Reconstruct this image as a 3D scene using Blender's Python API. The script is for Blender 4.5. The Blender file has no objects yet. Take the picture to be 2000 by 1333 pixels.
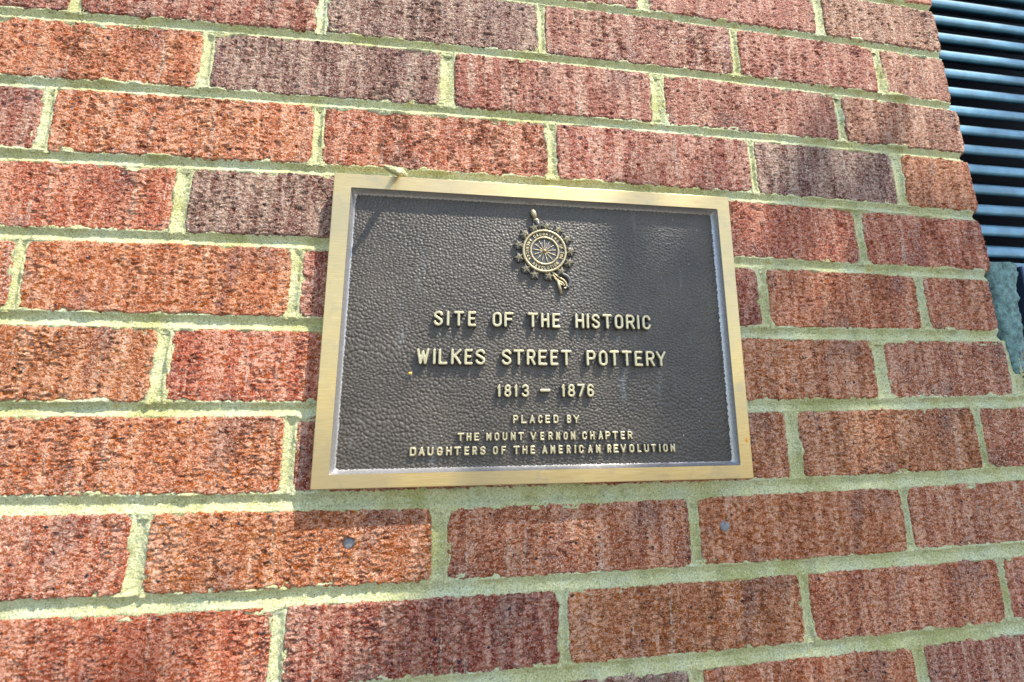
import bpy, math, random
import numpy as np
from mathutils import Vector

# ------------------------------------------------------------------ camera, world, sun
S = bpy.context.scene
cd = bpy.data.cameras.new('camera')
cam = bpy.data.objects.new('camera', cd)
S.collection.objects.link(cam)
cam.location = (-0.590722, -0.332658, -0.329507)
cam.rotation_euler = (1.738987, 0.0078623, -0.1291104)
cd.sensor_width = 36.0
cd.lens = 797.767 * 36.0 / 2000.0
cd.clip_start = 0.01
cd.clip_end = 500
cd.dof.use_dof = True
cd.dof.focus_distance = 0.36
cd.dof.aperture_fstop = 5.0
S.camera = cam

SUN = Vector((1.1, -1.0, 2.4)).normalized()
w = bpy.data.worlds.new('World'); S.world = w; w.use_nodes = True
nt = w.node_tree
bg = nt.nodes['Background']
sky = nt.nodes.new('ShaderNodeTexSky')
sky.sky_type = 'NISHITA'; sky.sun_disc = False
sky.sun_elevation = math.asin(SUN.z)
sky.sun_rotation = math.atan2(SUN.x, SUN.y)
nt.links.new(sky.outputs[0], bg.inputs[0])
bg.inputs[1].default_value = 0.15
sl = bpy.data.lights.new('sun', 'SUN'); so = bpy.data.objects.new('sun', sl)
S.collection.objects.link(so)
sl.energy = 3.2; sl.angle = math.radians(0.5); sl.color = (1.0, 0.95, 0.86)
so.rotation_euler = SUN.to_track_quat('Z', 'Y').to_euler()
so.location = SUN * 6
S.view_settings.view_transform = 'Standard'
S.view_settings.look = 'None'
S.view_settings.exposure = 1.55
S.view_settings.gamma = 1.0

# measured wall and plaque coordinates (beds: metres; the rest millimetres)
BEDS= {-3: [-0.043855, -0.043088, 0.18462], -2: [-0.043855, -0.043088, 0.11924], -1: [-0.043855, -0.043088, 0.056844], 0: [-0.043855, -0.043088, -0.0073527], 1: [-0.027193, -0.023695, -0.066776], 2: [-0.030058, -0.030651, -0.13477], 3: [-0.016027, -0.018916, -0.19908], 4: [0.0094258, 0.0087808, -0.25984], 5: [0.015237, 0.015791, -0.32377], 6: [0.030117, 0.028698, -0.38915], 7: [0.025305, 0.023233, -0.45488], 8: [0.025305, 0.023233, -0.51725], 9: [0.025305, 0.023233, -0.58263], 10: [0.025305, 0.023233, -0.64802]}
ROWS= {-2: [(-13, -1323.8, 10.0), (-11, -1120.6, 10.0), (-9, -917.4, 10.0), (-7, -714.2, 10.0), (-5, -511.0, 10.0), (-3, -307.8, 10.0), (-1, -104.6, 10.0), (1, 98.6, 10.0), (3, 301.8, 10.0), (5, 505.0, 10.0)], -1: [(-12, -1221.2, 10.0), (-10, -1018.0, 10.0), (-8, -814.8, 10.0), (-6, -611.6, 10.0), (-4, -408.4, 10.0), (-2, -206.5, 10.0), (0, -3.3, 10.0), (2, 199.9, 10.0), (4, 403.1, 10.0)], 0: [(-13, -1318.9, 10.0), (-11, -1115.7, 10.0), (-9, -912.5, 8.1), (-7, -717.5, 6.5), (-5, -515.7, 6.1), (-3, -311.9, 7.0), (-1, -143.1, 9.0), (1, 60.1, 10.0), (3, 263.3, 10.0), (5, 466.5, 10.0)], 1: [(-12, -1213.5, 10.0), (-10, -1010.3, 10.0), (-8, -807.1, 7.9), (-6, -604.7, 12.0), (-4, -400.8, 12.8), (-2, -200.1, 7.3), (0, 3.1, 10.0), (2, 206.3, 10.0), (4, 409.5, 10.0)], 2: [(-13, -1323.2, 10.0), (-11, -1120.0, 10.0), (-9, -916.8, 7.0), (-7, -713.0, 7.4), (-5, -508.3, 7.7), (-3, -307.0, 5.5), (-1, -141.8, 9.8), (1, 61.4, 10.0), (3, 264.6, 10.0), (5, 467.8, 10.0)], 3: [(-12, -1218.5, 10.0), (-10, -1015.3, 10.0), (-8, -812.1, 10.3), (-6, -607.5, 10.0), (-4, -402.9, 10.0), (-2, -198.3, 7.0), (0, 4.9, 10.0), (2, 208.1, 10.0), (4, 411.3, 10.0)], 4: [(-13, -1321.1, 10.0), (-11, -1117.9, 10.0), (-9, -914.7, 5.2), (-7, -721.2, 7.7), (-5, -516.0, 10.0), (-3, -310.8, 8.3), (-1, -141.1, 8.2), (1, 62.1, 10.0), (3, 265.3, 10.0), (5, 468.5, 10.0)], 5: [(-12, -1216.9, 10.0), (-10, -1013.7, 10.0), (-8, -810.5, 8.3), (-6, -606.7, 10.0), (-4, -402.9, 10.0), (-2, -199.2, 12.0), (0, -48.8, 12.0), (2, 154.4, 10.0), (4, 357.6, 10.0)], 6: [(-13, -1325.2, 10.0), (-11, -1122.0, 10.0), (-9, -918.8, 10.0), (-7, -715.6, 7.9), (-5, -506.8, 10.0), (-3, -298.1, 11.9), (-1, -103.7, 6.8), (1, 99.5, 10.0), (3, 302.7, 10.0), (5, 505.9, 10.0)], 7: [(-12, -1215.6, 10.0), (-10, -1012.4, 10.0), (-8, -809.2, 10.9), (-6, -603.8, 10.6), (-4, -397.3, 8.0), (-2, -197.0, 6.2), (0, 6.2, 10.0), (2, 209.4, 10.0), (4, 412.6, 10.0)], 8: [(-13, -1322.8, 10.0), (-11, -1119.6, 10.0), (-9, -916.4, 10.0), (-7, -713.2, 8.0), (-5, -509.2, 5.5), (-3, -304.6, 7.4), (-1, -109.8, 6.4), (1, 93.4, 10.0), (3, 296.6, 10.0), (5, 499.8, 10.0)], 9: [(-12, -1218.9, 10.0), (-10, -1015.7, 10.0), (-8, -812.5, 10.0), (-6, -609.3, 10.0), (-4, -406.1, 10.0), (-2, -206.6, 10.0), (0, -3.4, 10.0), (2, 199.8, 10.0), (4, 403.0, 10.0)], 10: [(-13, -1323.8, 10.0), (-11, -1120.6, 10.0), (-9, -917.4, 10.0), (-7, -714.2, 10.0), (-5, -511.0, 10.0), (-3, -307.8, 10.0), (-1, -104.6, 10.0), (1, 98.6, 10.0), (3, 301.8, 10.0), (5, 505.0, 10.0)]}
EDGES= {-1: -55.4, 0: -56.1, 1: -52.6, 2: -51.9, 3: -51.7, 4: -57.8}
TEXT= [[('S', -611.07, -603.85, -250.59, -262.67), ('I', -601.03, -598.61, -250.58, -262.68), ('T', -595.37, -587.24, -250.56, -262.68), ('E', -583.97, -577.41, -250.54, -262.68), ('O', -564.19, -556.7, -250.5, -262.69), ('F', -554.61, -547.05, -250.48, -262.7), ('T', -535.22, -526.7, -250.44, -262.71), ('H', -524.13, -517.26, -250.42, -262.71), ('E', -514.68, -507.75, -250.41, -262.71), ('H', -495.12, -487.65, -250.37, -262.72), ('I', -485.45, -483.25, -250.35, -262.72), ('S', -481.04, -473.93, -250.34, -262.73), ('T', -471.71, -463.21, -250.32, -262.73), ('O', -460.98, -453.54, -250.3, -262.74), ('R', -451.06, -443.33, -250.28, -262.74), ('I', -441.52, -438.78, -250.27, -262.74), ('C', -436.5, -429.15, -250.26, -262.75)], [('W', -623.43, -613.88, -281.28, -293.57), ('I', -611.13, -608.76, -281.28, -293.59), ('L', -606.59, -599.82, -281.28, -293.61), ('K', -596.87, -588.88, -281.28, -293.64), ('E', -586.47, -580.03, -281.28, -293.66), ('S', -577.81, -569.9, -281.27, -293.69), ('S', -556.81, -548.98, -281.27, -293.74), ('T', -547.32, -538.59, -281.27, -293.77), ('R', -536.51, -529.38, -281.27, -293.79), ('E', -527.07, -519.69, -281.27, -293.82), ('E', -517.15, -510.34, -281.27, -293.84), ('T', -508.21, -499.21, -281.27, -293.87), ('P', -486.69, -478.85, -281.27, -293.92), ('O', -476.23, -468.77, -281.27, -293.95), ('T', -467.01, -458.61, -281.27, -293.97), ('T', -456.39, -447.48, -281.27, -294.0), ('E', -445.24, -438.05, -281.27, -294.03), ('R', -435.35, -427.65, -281.27, -294.06), ('Y', -426.3, -417.63, -281.27, -294.08)], [('1', -560.55, -557.32, -309.36, -319.14), ('8', -554.88, -549.18, -309.32, -319.15), ('1', -546.49, -543.87, -309.28, -319.16), ('3', -541.0, -534.82, -309.23, -319.17), ('-', -526.13, -517.37, -309.14, -319.2), ('1', -508.55, -505.18, -309.05, -319.22), ('8', -503.28, -497.13, -309.01, -319.23), ('7', -495.43, -489.03, -308.96, -319.24), ('6', -487.06, -481.3, -308.91, -319.26)], [('P', -547.86, -543.7, -333.3, -339.78), ('L', -541.47, -537.2, -333.35, -339.81), ('A', -534.75, -530.46, -333.39, -339.84), ('C', -527.88, -524.31, -333.44, -339.87), ('E', -522.13, -518.12, -333.48, -339.89), ('D', -515.43, -511.29, -333.53, -339.92), ('B', -504.41, -500.86, -333.61, -339.97), ('Y', -499.18, -494.13, -333.65, -340.0)], [('T', -591.19, -586.14, -346.48, -352.47), ('H', -584.2, -580.42, -346.5, -352.51), ('E', -578.35, -574.43, -346.53, -352.55), ('M', -568.92, -564.97, -346.56, -352.61), ('O', -562.6, -558.71, -346.59, -352.65), ('U', -556.32, -552.46, -346.61, -352.69), ('N', -549.86, -545.97, -346.64, -352.73), ('T', -544.04, -539.41, -346.66, -352.78), ('V', -534.35, -529.48, -346.7, -352.84), ('E', -526.42, -523.15, -346.73, -352.89), ('R', -519.96, -516.31, -346.75, -352.93), ('N', -513.71, -510.41, -346.78, -352.97), ('O', -507.6, -504.08, -346.8, -353.01), ('N', -501.71, -497.96, -346.82, -353.05), ('C', -492.31, -488.33, -346.86, -353.11), ('H', -485.8, -482.01, -346.89, -353.16), ('A', -478.83, -475.02, -346.91, -353.2), ('P', -473.11, -468.85, -346.94, -353.24), ('T', -467.22, -462.43, -346.96, -353.28), ('E', -460.28, -456.5, -346.98, -353.33), ('R', -454.34, -450.15, -347.01, -353.37)], [('D', -626.51, -621.82, -356.52, -362.83), ('A', -620.02, -615.5, -356.55, -362.86), ('U', -613.54, -609.0, -356.58, -362.9), ('G', -606.41, -602.15, -356.62, -362.94), ('H', -599.55, -595.26, -356.66, -362.97), ('T', -593.54, -588.34, -356.69, -363.01), ('E', -585.71, -581.96, -356.73, -363.05), ('R', -579.63, -576.01, -356.76, -363.08), ('S', -573.79, -569.37, -356.8, -363.12), ('O', -563.79, -559.92, -356.85, -363.17), ('F', -557.28, -553.51, -356.89, -363.21), ('T', -547.94, -542.95, -356.94, -363.26), ('H', -540.82, -536.81, -356.97, -363.3), ('E', -534.39, -530.68, -357.01, -363.33), ('A', -525.09, -520.94, -357.06, -363.38), ('M', -518.49, -514.61, -357.09, -363.42), ('E', -511.94, -508.37, -357.13, -363.46), ('R', -505.44, -502.05, -357.16, -363.49), ('I', -499.15, -497.5, -357.19, -363.52), ('C', -495.42, -491.46, -357.22, -363.55), ('A', -487.99, -484.14, -357.26, -363.59), ('N', -481.41, -477.62, -357.29, -363.62), ('R', -472.04, -468.52, -357.34, -363.68), ('E', -466.82, -462.56, -357.37, -363.71), ('V', -460.85, -456.23, -357.41, -363.74), ('O', -453.57, -449.36, -357.44, -363.78), ('L', -446.76, -443.22, -357.48, -363.82), ('U', -441.05, -436.79, -357.51, -363.85), ('T', -435.18, -430.6, -357.54, -363.88), ('I', -428.41, -426.65, -357.57, -363.91), ('O', -424.67, -420.59, -357.6, -363.94), ('N', -418.29, -414.31, -357.63, -363.97)]]
STARS= [[-528.0, -174.97], [-517.37, -173.3], [-507.33, -175.96], [-499.64, -183.86], [-496.63, -194.74], [-498.59, -204.86], [-505.48, -213.19], [-516.29, -217.87], [-528.52, -216.89], [-535.87, -211.85], [-541.59, -202.11], [-541.95, -190.63], [-536.49, -180.92]]

# ------------------------------------------------------------------ noise (numpy)
def _hash(ix, iy, seed):
    h = (ix.astype(np.int64) * 374761393 + iy.astype(np.int64) * 668265263 + seed * 1442695041) & 0xFFFFFFFF
    h = ((h ^ (h >> 13)) * 1274126177) & 0xFFFFFFFF
    h = ((h ^ (h >> 16)) * 2246822519) & 0xFFFFFFFF
    return ((h ^ (h >> 15)) & 0xFFFFFF) / float(0xFFFFFF)

def vnoise(x, y, seed=0):
    """value noise -1..1"""
    ix = np.floor(x); iy = np.floor(y)
    fx = x - ix; fy = y - iy
    ux = fx * fx * (3 - 2 * fx); uy = fy * fy * (3 - 2 * fy)
    a = _hash(ix, iy, seed); b = _hash(ix + 1, iy, seed)
    c = _hash(ix, iy + 1, seed); d = _hash(ix + 1, iy + 1, seed)
    return ((a + (b - a) * ux) * (1 - uy) + (c + (d - c) * ux) * uy) * 2 - 1

def fbm(x, y, seed=0, octaves=3):
    s = 0.0; a = 1.0; t = 0.0
    for o in range(octaves):
        s = s + a * vnoise(x * 2 ** o + 17.3 * o, y * 2 ** o - 9.1 * o, seed + o); t += a; a *= 0.55
    return s / t

def smooth(a, b, x):
    t = np.clip((x - a) / (b - a), 0, 1)
    return t * t * (3 - 2 * t)

def worley(x, y, seed=0):
    ix = np.floor(x); iy = np.floor(y)
    f1 = np.full(x.shape, 9.0); f2 = np.full(x.shape, 9.0)
    for dx in (-1, 0, 1):
        for dy in (-1, 0, 1):
            cx = ix + dx; cy = iy + dy
            px = cx + 0.5 + 0.85 * (_hash(cx, cy, seed) - 0.5)
            py = cy + 0.5 + 0.85 * (_hash(cx, cy, seed + 77) - 0.5)
            d = np.hypot(x - px, y - py)
            f2 = np.where(d < f1, f1, np.minimum(f2, d)); f1 = np.minimum(f1, d)
    return f1, f2

# ------------------------------------------------------------------ mesh helpers (all sizes in metres)
def mesh_from(name, verts, quads, smooth_shade=True):
    verts = np.asarray(verts, dtype=np.float32); quads = np.asarray(quads, dtype=np.int32)
    me = bpy.data.meshes.new(name)
    me.vertices.add(len(verts)); me.vertices.foreach_set('co', verts.ravel())
    n, k = quads.shape
    me.loops.add(n * k); me.loops.foreach_set('vertex_index', quads.ravel())
    me.polygons.add(n)
    me.polygons.foreach_set('loop_start', np.arange(0, n * k, k, dtype=np.int32))
    me.polygons.foreach_set('loop_total', np.full(n, k, dtype=np.int32))
    me.polygons.foreach_set('use_smooth', np.full(n, smooth_shade, dtype=bool))
    me.update(calc_edges=True); me.validate()
    return me

def grid_quads(nx, ny, base=0, flip=False):
    i = np.arange(nx - 1)[None, :]; j = np.arange(ny - 1)[:, None]
    a = (j * nx + i + base).ravel()
    q = np.stack([a, a + 1, a + 1 + nx, a + nx], 1)
    return q[:, ::-1] if flip else q

def link(name, me, mat, parent=None, loc=(0, 0, 0)):
    o = bpy.data.objects.new(name, me); S.collection.objects.link(o)
    o.location = loc
    if parent is not None:
        o.parent = parent
    if mat is not None and me is not None and not me.materials:
        for m in (mat if isinstance(mat, (list, tuple)) else [mat]):
            me.materials.append(m)
    return o

def thing(name, label, cat, loc=(0, 0, 0), group=None):
    o = bpy.data.objects.new(name, None); S.collection.objects.link(o)
    o.location = loc; o.empty_display_size = 0.05
    o['label'] = label; o['category'] = cat
    if group: o['group'] = group
    return o

def poly(name, verts, faces, mat, parent=None, loc=(0, 0, 0), smooth_shade=False):
    me = bpy.data.meshes.new(name); me.from_pydata([tuple(v) for v in verts], [], faces)
    me.update()
    if smooth_shade:
        me.polygons.foreach_set('use_smooth', [True] * len(me.polygons))
    return link(name, me, mat, parent, loc)

def tube(pts, radii, nseg=10, cap=True):
    """round tube through pts, returns verts, quad faces"""
    V = []; F = []
    pts = [Vector(p) for p in pts]
    for i, p in enumerate(pts):
        t = (pts[min(i + 1, len(pts) - 1)] - pts[max(i - 1, 0)]).normalized()
        n = Vector((0, 1, 0)); n = (n - t * n.dot(t))
        if n.length < 1e-4: n = Vector((1, 0, 0))
        n.normalize(); b = t.cross(n)
        for k in range(nseg):
            a = 2 * math.pi * k / nseg
            V.append(p + (n * math.cos(a) + b * math.sin(a)) * radii[i])
    for i in range(len(pts) - 1):
        for k in range(nseg):
            k2 = (k + 1) % nseg
            F.append((i * nseg + k, i * nseg + k2, (i + 1) * nseg + k2, (i + 1) * nseg + k))
    if cap:
        F.append(tuple(range(nseg))[::-1]); F.append(tuple((len(pts) - 1) * nseg + k for k in range(nseg)))
    return V, F

def spline(pts, n=6):
    out = []
    P = [pts[0]] + list(pts) + [pts[-1]]
    for i in range(1, len(P) - 2):
        p0, p1, p2, p3 = [np.array(q, float) for q in P[i - 1:i + 3]]
        for k in range(n):
            t = k / n
            out.append(0.5 * ((2 * p1) + (-p0 + p2) * t + (2 * p0 - 5 * p1 + 4 * p2 - p3) * t * t + (-p0 + 3 * p1 - 3 * p2 + p3) * t ** 3))
    out.append(np.array(pts[-1], float))
    return out

# ------------------------------------------------------------------ materials
class M:
    def __init__(s, name, rough=0.8, metal=0.0, spec=0.5):
        s.m = bpy.data.materials.new(name); s.m.use_nodes = True
        s.t = s.m.node_tree; s.b = s.t.nodes['Principled BSDF']
        s.b.inputs['Roughness'].default_value = rough
        s.b.inputs['Metallic'].default_value = metal
        s.b.inputs['Specular IOR Level'].default_value = spec
        s.tc = s.n('ShaderNodeTexCoord')
    def n(s, kind, **kw):
        nd = s.t.nodes.new(kind)
        for k, v in kw.items():
            if hasattr(nd, k): setattr(nd, k, v)
            else: nd.inputs[k.replace('_', ' ')].default_value = v
        return nd
    def l(s, a, b): s.t.links.new(a, b)
    def coords(s, scale, rand=False):
        mp = s.n('ShaderNodeMapping'); mp.inputs['Scale'].default_value = scale
        s.l(s.tc.outputs['Object'], mp.inputs['Vector'])
        if rand:
            oi = s.n('ShaderNodeObjectInfo'); mu = s.n('ShaderNodeMath', operation='MULTIPLY'); mu.inputs[1].default_value = 40.0
            s.l(oi.outputs['Random'], mu.inputs[0])
            cb = s.n('ShaderNodeCombineXYZ')
            for k in range(3): s.l(mu.outputs[0], cb.inputs[k])
            s.l(cb.outputs[0], mp.inputs['Location'])
        return mp.outputs['Vector']
    def noise(s, vec, scale=1.0, detail=3, rough=0.55):
        nd = s.n('ShaderNodeTexNoise'); nd.inputs['Scale'].default_value = scale
        nd.inputs['Detail'].default_value = detail; nd.inputs['Roughness'].default_value = rough
        s.l(vec, nd.inputs['Vector']); return nd.outputs['Fac']
    def ramp(s, fac, stops, interp='LINEAR'):
        r = s.n('ShaderNodeValToRGB'); r.color_ramp.interpolation = interp
        e = r.color_ramp.elements
        e[0].position, e[0].color = stops[0][0], stops[0][1]
        e[1].position, e[1].color = stops[-1][0], stops[-1][1]
        for p, c in stops[1:-1]:
            x = e.new(p); x.color = c
        s.l(fac, r.inputs['Fac']); return r.outputs['Color']
    def mix(s, fac, a, b, mode='MIX'):
        x = s.n('ShaderNodeMix', data_type='RGBA', blend_type=mode)
        for k, v in ((0, fac), (6, a), (7, b)):
            if hasattr(v, 'is_linked') or hasattr(v, 'links'): s.l(v, x.inputs[k])
            else: x.inputs[k].default_value = v
        return x.outputs[2]
    def bump(s, h, dist, strength=1.0, prev=None):
        b = s.n('ShaderNodeBump'); b.inputs['Distance'].default_value = dist; b.inputs['Strength'].default_value = strength
        s.l(h, b.inputs['Height'])
        if prev is not None: s.l(prev, b.inputs['Normal'])
        return b.outputs['Normal']
    def col(s, c): s.l(c, s.b.inputs['Base Color'])
    def nrm(s, c): s.l(c, s.b.inputs['Normal'])

def g(v, a=1): return (v, v, v, a)

def brick_material():
    m = M('fired_clay', 0.70, 0, 0.22)
    oi = m.n('ShaderNodeObjectInfo')
    v = m.coords((1000, 1000, 1000), True)                      # millimetres
    vb = m.coords((1000, 1000, 110), True)                      # stretched up the brick: die marks
    vh = m.coords((640, 1000, 1000), True)                      # stretched along the brick
    base = oi.outputs['Color']; grain = oi.outputs['Alpha']     # alpha: how sandy this brick is
    band = m.noise(vb, 0.12, 4, 0.6)
    bandf = m.ramp(band, [(0.45, g(0)), (0.57, g(1))])
    hsv = m.n('ShaderNodeHueSaturation'); hsv.inputs['Saturation'].default_value = 1.15; hsv.inputs['Value'].default_value = 0.64
    m.l(base, hsv.inputs['Color'])
    dusty = m.mix(0.42, base, (0.74, 0.54, 0.38, 1))
    c = m.mix(bandf, hsv.outputs[0], dusty)
    vs = m.coords((1000, 1000, 45), True)                       # fine pale and dark wire drags, almost full height
    sk = m.noise(vs, 0.30, 3, 0.7)
    c = m.mix(m.ramp(sk, [(0.60, g(0)), (0.70, g(0.60))]), c, (0.80, 0.64, 0.50, 1))
    c = m.mix(m.ramp(sk, [(0.28, g(0.55)), (0.40, g(0))]), c, (0.30, 0.060, 0.022, 1))
    # a few wide burnt patches
    bp = m.noise(m.coords((1000, 1000, 500), True), 0.026, 4, 0.65)
    c = m.mix(m.ramp(bp, [(0.54, g(0)), (0.66, g(0.5))]), c, (0.22, 0.090, 0.080, 1))
    # torn clay: raw redder scales among sandy ones
    patch = m.noise(vh, 0.40, 4, 0.7)
    pf = m.ramp(patch, [(0.44, g(0)), (0.54, g(1))])
    red = m.n('ShaderNodeHueSaturation'); red.inputs['Saturation'].default_value = 1.2; red.inputs['Value'].default_value = 0.60
    m.l(c, red.inputs['Color'])
    lt = m.mix(0.18, c, (0.86, 0.70, 0.52, 1))
    c = m.mix(pf, red.outputs[0], lt)
    # pale sand grains, more on the sandy bricks
    gr = m.noise(v, 0.95, 2, 0.75)
    gm = m.ramp(gr, [(0.56, g(0)), (0.63, g(1))])
    mu = m.n('ShaderNodeMath', operation='MULTIPLY'); m.l(gm, mu.inputs[0]); m.l(grain, mu.inputs[1])
    c = m.mix(mu.outputs[0], c, (0.93, 0.83, 0.68, 1))
    dk = m.noise(v, 0.62, 3, 0.8)
    c = m.mix(m.ramp(dk, [(0.37, g(0.95)), (0.43, g(0))]), c, (0.060, 0.022, 0.014, 1))  # dark specks: crevice shade painted in, at the lows of the fine bump
    # iron spots
    vo = m.n('ShaderNodeTexVoronoi'); vo.inputs['Scale'].default_value = 0.105
    nd = m.noise(v, 0.5, 2)
    wv = m.n('ShaderNodeVectorMath', operation='ADD'); cb = m.n('ShaderNodeCombineXYZ')
    mm = m.n('ShaderNodeMath', operation='MULTIPLY'); mm.inputs[1].default_value = 3.5
    m.l(nd, mm.inputs[0])
    for k in range(3): m.l(mm.outputs[0], cb.inputs[k])
    m.l(v, wv.inputs[0]); m.l(cb.outputs[0], wv.inputs[1]); m.l(wv.outputs[0], vo.inputs['Vector'])
    sp = m.ramp(vo.outputs['Distance'], [(0.09, g(1)), (0.15, g(0))])
    sep = m.n('ShaderNodeSeparateColor'); m.l(vo.outputs['Color'], sep.inputs[0])
    some = m.ramp(sep.outputs[0], [(0.30, g(0)), (0.38, g(1))])
    spf = m.mix(1.0, sp, some, 'MULTIPLY')
    c = m.mix(spf, c, (0.022, 0.028, 0.045, 1))
    m.col(c)
    h1 = m.noise(vh, 0.42, 3, 0.65)
    n1 = m.bump(h1, 0.0028, 1.0)
    h2 = m.noise(v, 0.62, 3, 0.75)
    n2 = m.bump(h2, 0.0034, 1.0, n1)
    m.nrm(n2)
    return m.m

def mortar_material():
    m = M('mortar', 0.9, 0, 0.3)
    v = m.coords((1000, 1000, 1000))
    big = m.noise(v, 0.02, 4)
    c = m.ramp(big, [(0.35, (0.54, 0.52, 0.19, 1)), (0.5, (0.70, 0.68, 0.34, 1)), (0.66, (0.67, 0.70, 0.42, 1))])
    gr = m.noise(v, 0.85, 3, 0.75)
    c = m.mix(m.ramp(gr, [(0.36, g(0.8)), (0.46, g(0))]), c, (0.17, 0.17, 0.07, 1))
    st = m.noise(v, 0.055, 4, 0.7)
    c = m.mix(m.ramp(st, [(0.52, g(0)), (0.66, g(0.5))]), c, (0.32, 0.33, 0.14, 1))
    c = m.mix(m.ramp(gr, [(0.56, g(0)), (0.66, g(0.8))]), c, (0.90, 0.91, 0.78, 1))
    oc = m.noise(v, 0.06, 3, 0.6)
    c = m.mix(m.ramp(oc, [(0.66, g(0)), (0.74, g(0.7))]), c, (0.55, 0.38, 0.06, 1))
    m.col(c)
    n1 = m.bump(m.noise(v, 0.75, 4, 0.75), 0.0030, 1.0)
    m.nrm(n1)
    return m.m

def brass_material(name, axis):
    m = M(name, 0.36, 0.75, 0.5)
    sc = [60, 60, 60]; sc[axis] = 3
    sc = tuple(60 if i == axis else 2600 for i in range(3))
    v = m.coords(sc)
    st = m.noise(v, 1.0, 3, 0.6)
    c = m.ramp(st, [(0.3, (0.49, 0.335, 0.125, 1)), (0.7, (0.66, 0.49, 0.23, 1))])
    v2 = m.coords((1000, 1000, 1000))
    big = m.noise(v2, 0.012, 4)
    c = m.mix(m.ramp(big, [(0.42, g(0)), (0.62, g(0.6))]), c, (0.42, 0.33, 0.19, 1))
    blot = m.noise(v2, 0.07, 4, 0.7)
    c = m.mix(m.ramp(blot, [(0.56, g(0)), (0.66, g(0.4))]), c, (0.36, 0.30, 0.20, 1))
    pk = m.noise(v2, 0.30, 2, 0.5)
    c = m.mix(m.ramp(pk, [(0.76, g(0)), (0.79, g(0.8))]), c, (0.25, 0.17, 0.05, 1))
    m.col(c)
    r = m.ramp(st, [(0.2, g(0.30)), (0.8, g(0.46))])
    m.l(r, m.b.inputs['Roughness'])
    m.nrm(m.bump(st, 0.00006, 0.8))
    return m.m

def plain(name, color, rough, metal=0.0, bs=None, bd=0.0002, spec=0.5, var=0.25):
    m = M(name, rough, metal, spec)
    v = m.coords((1000, 1000, 1000))
    n = m.noise(v, bs or 0.3, 4, 0.6)
    lo = tuple(x * (1 - var) for x in color) + (1,); hi = tuple(min(1, x * (1 + var)) for x in color) + (1,)
    m.col(m.ramp(n, [(0.3, lo), (0.7, hi)]))
    if bd: m.nrm(m.bump(m.noise(v, (bs or 0.3) * 3, 3, 0.6), bd, 0.7))
    return m.m

def plate_material():
    m = M('dark_bronze_paint', 0.42, 0.0, 0.6)
    v = m.coords((1000, 1000, 1000))
    n = m.noise(v, 0.02, 4)
    c = m.ramp(n, [(0.3, (0.042, 0.033, 0.022, 1)), (0.7, (0.070, 0.054, 0.036, 1))])
    # faint whitish weathering streaks and scuffs
    v2 = m.coords((1000, 1000, 160))
    s = m.noise(v2, 0.10, 4, 0.65)
    c = m.mix(m.ramp(s, [(0.62, g(0)), (0.80, g(0.22))]), c, (0.40, 0.46, 0.50, 1))
    d = m.noise(v, 0.55, 2, 0.5)
    c = m.mix(m.ramp(d, [(0.765, g(0)), (0.79, g(0.9))]), c, (0.8, 0.82, 0.85, 1))
    m.col(c)
    r = m.ramp(m.noise(v, 0.5, 3), [(0.3, g(0.40)), (0.7, g(0.62))])
    m.l(r, m.b.inputs['Roughness'])
    m.nrm(m.bump(m.noise(v, 1.6, 3, 0.6), 0.00025, 0.7))
    return m.m

MB = brick_material(); MM = mortar_material()
BR_H = brass_material('brushed_brass_across', 0); BR_V = BR_H
EMB = plain('aged_bronze', (0.38, 0.31, 0.18), 0.40, 0.6, 0.8, 0.0002, var=0.45)
STARM = plain('dark_star_bronze', (0.60, 0.54, 0.38), 0.35, 0.5, 0.9, 0.0002, var=0.5)
LET = plain('letter_brass', (0.46, 0.39, 0.23), 0.38, 0.6, 1.2, 0.0001)
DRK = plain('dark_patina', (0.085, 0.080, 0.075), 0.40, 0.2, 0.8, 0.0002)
BEV = plain('dull_bronze_bevel', (0.42, 0.40, 0.38), 0.30, 0.7, 0.6, 0.0001)
PLT = plate_material()

# ------------------------------------------------------------------ brick wall
wall = thing('brick_wall', 'red and purple-brown textured brick wall with pale yellow-green mortar around the plaque', 'brick wall', (-0.5, 0, -0.2))
WLOC = Vector((-0.5, 0, -0.2))

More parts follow.
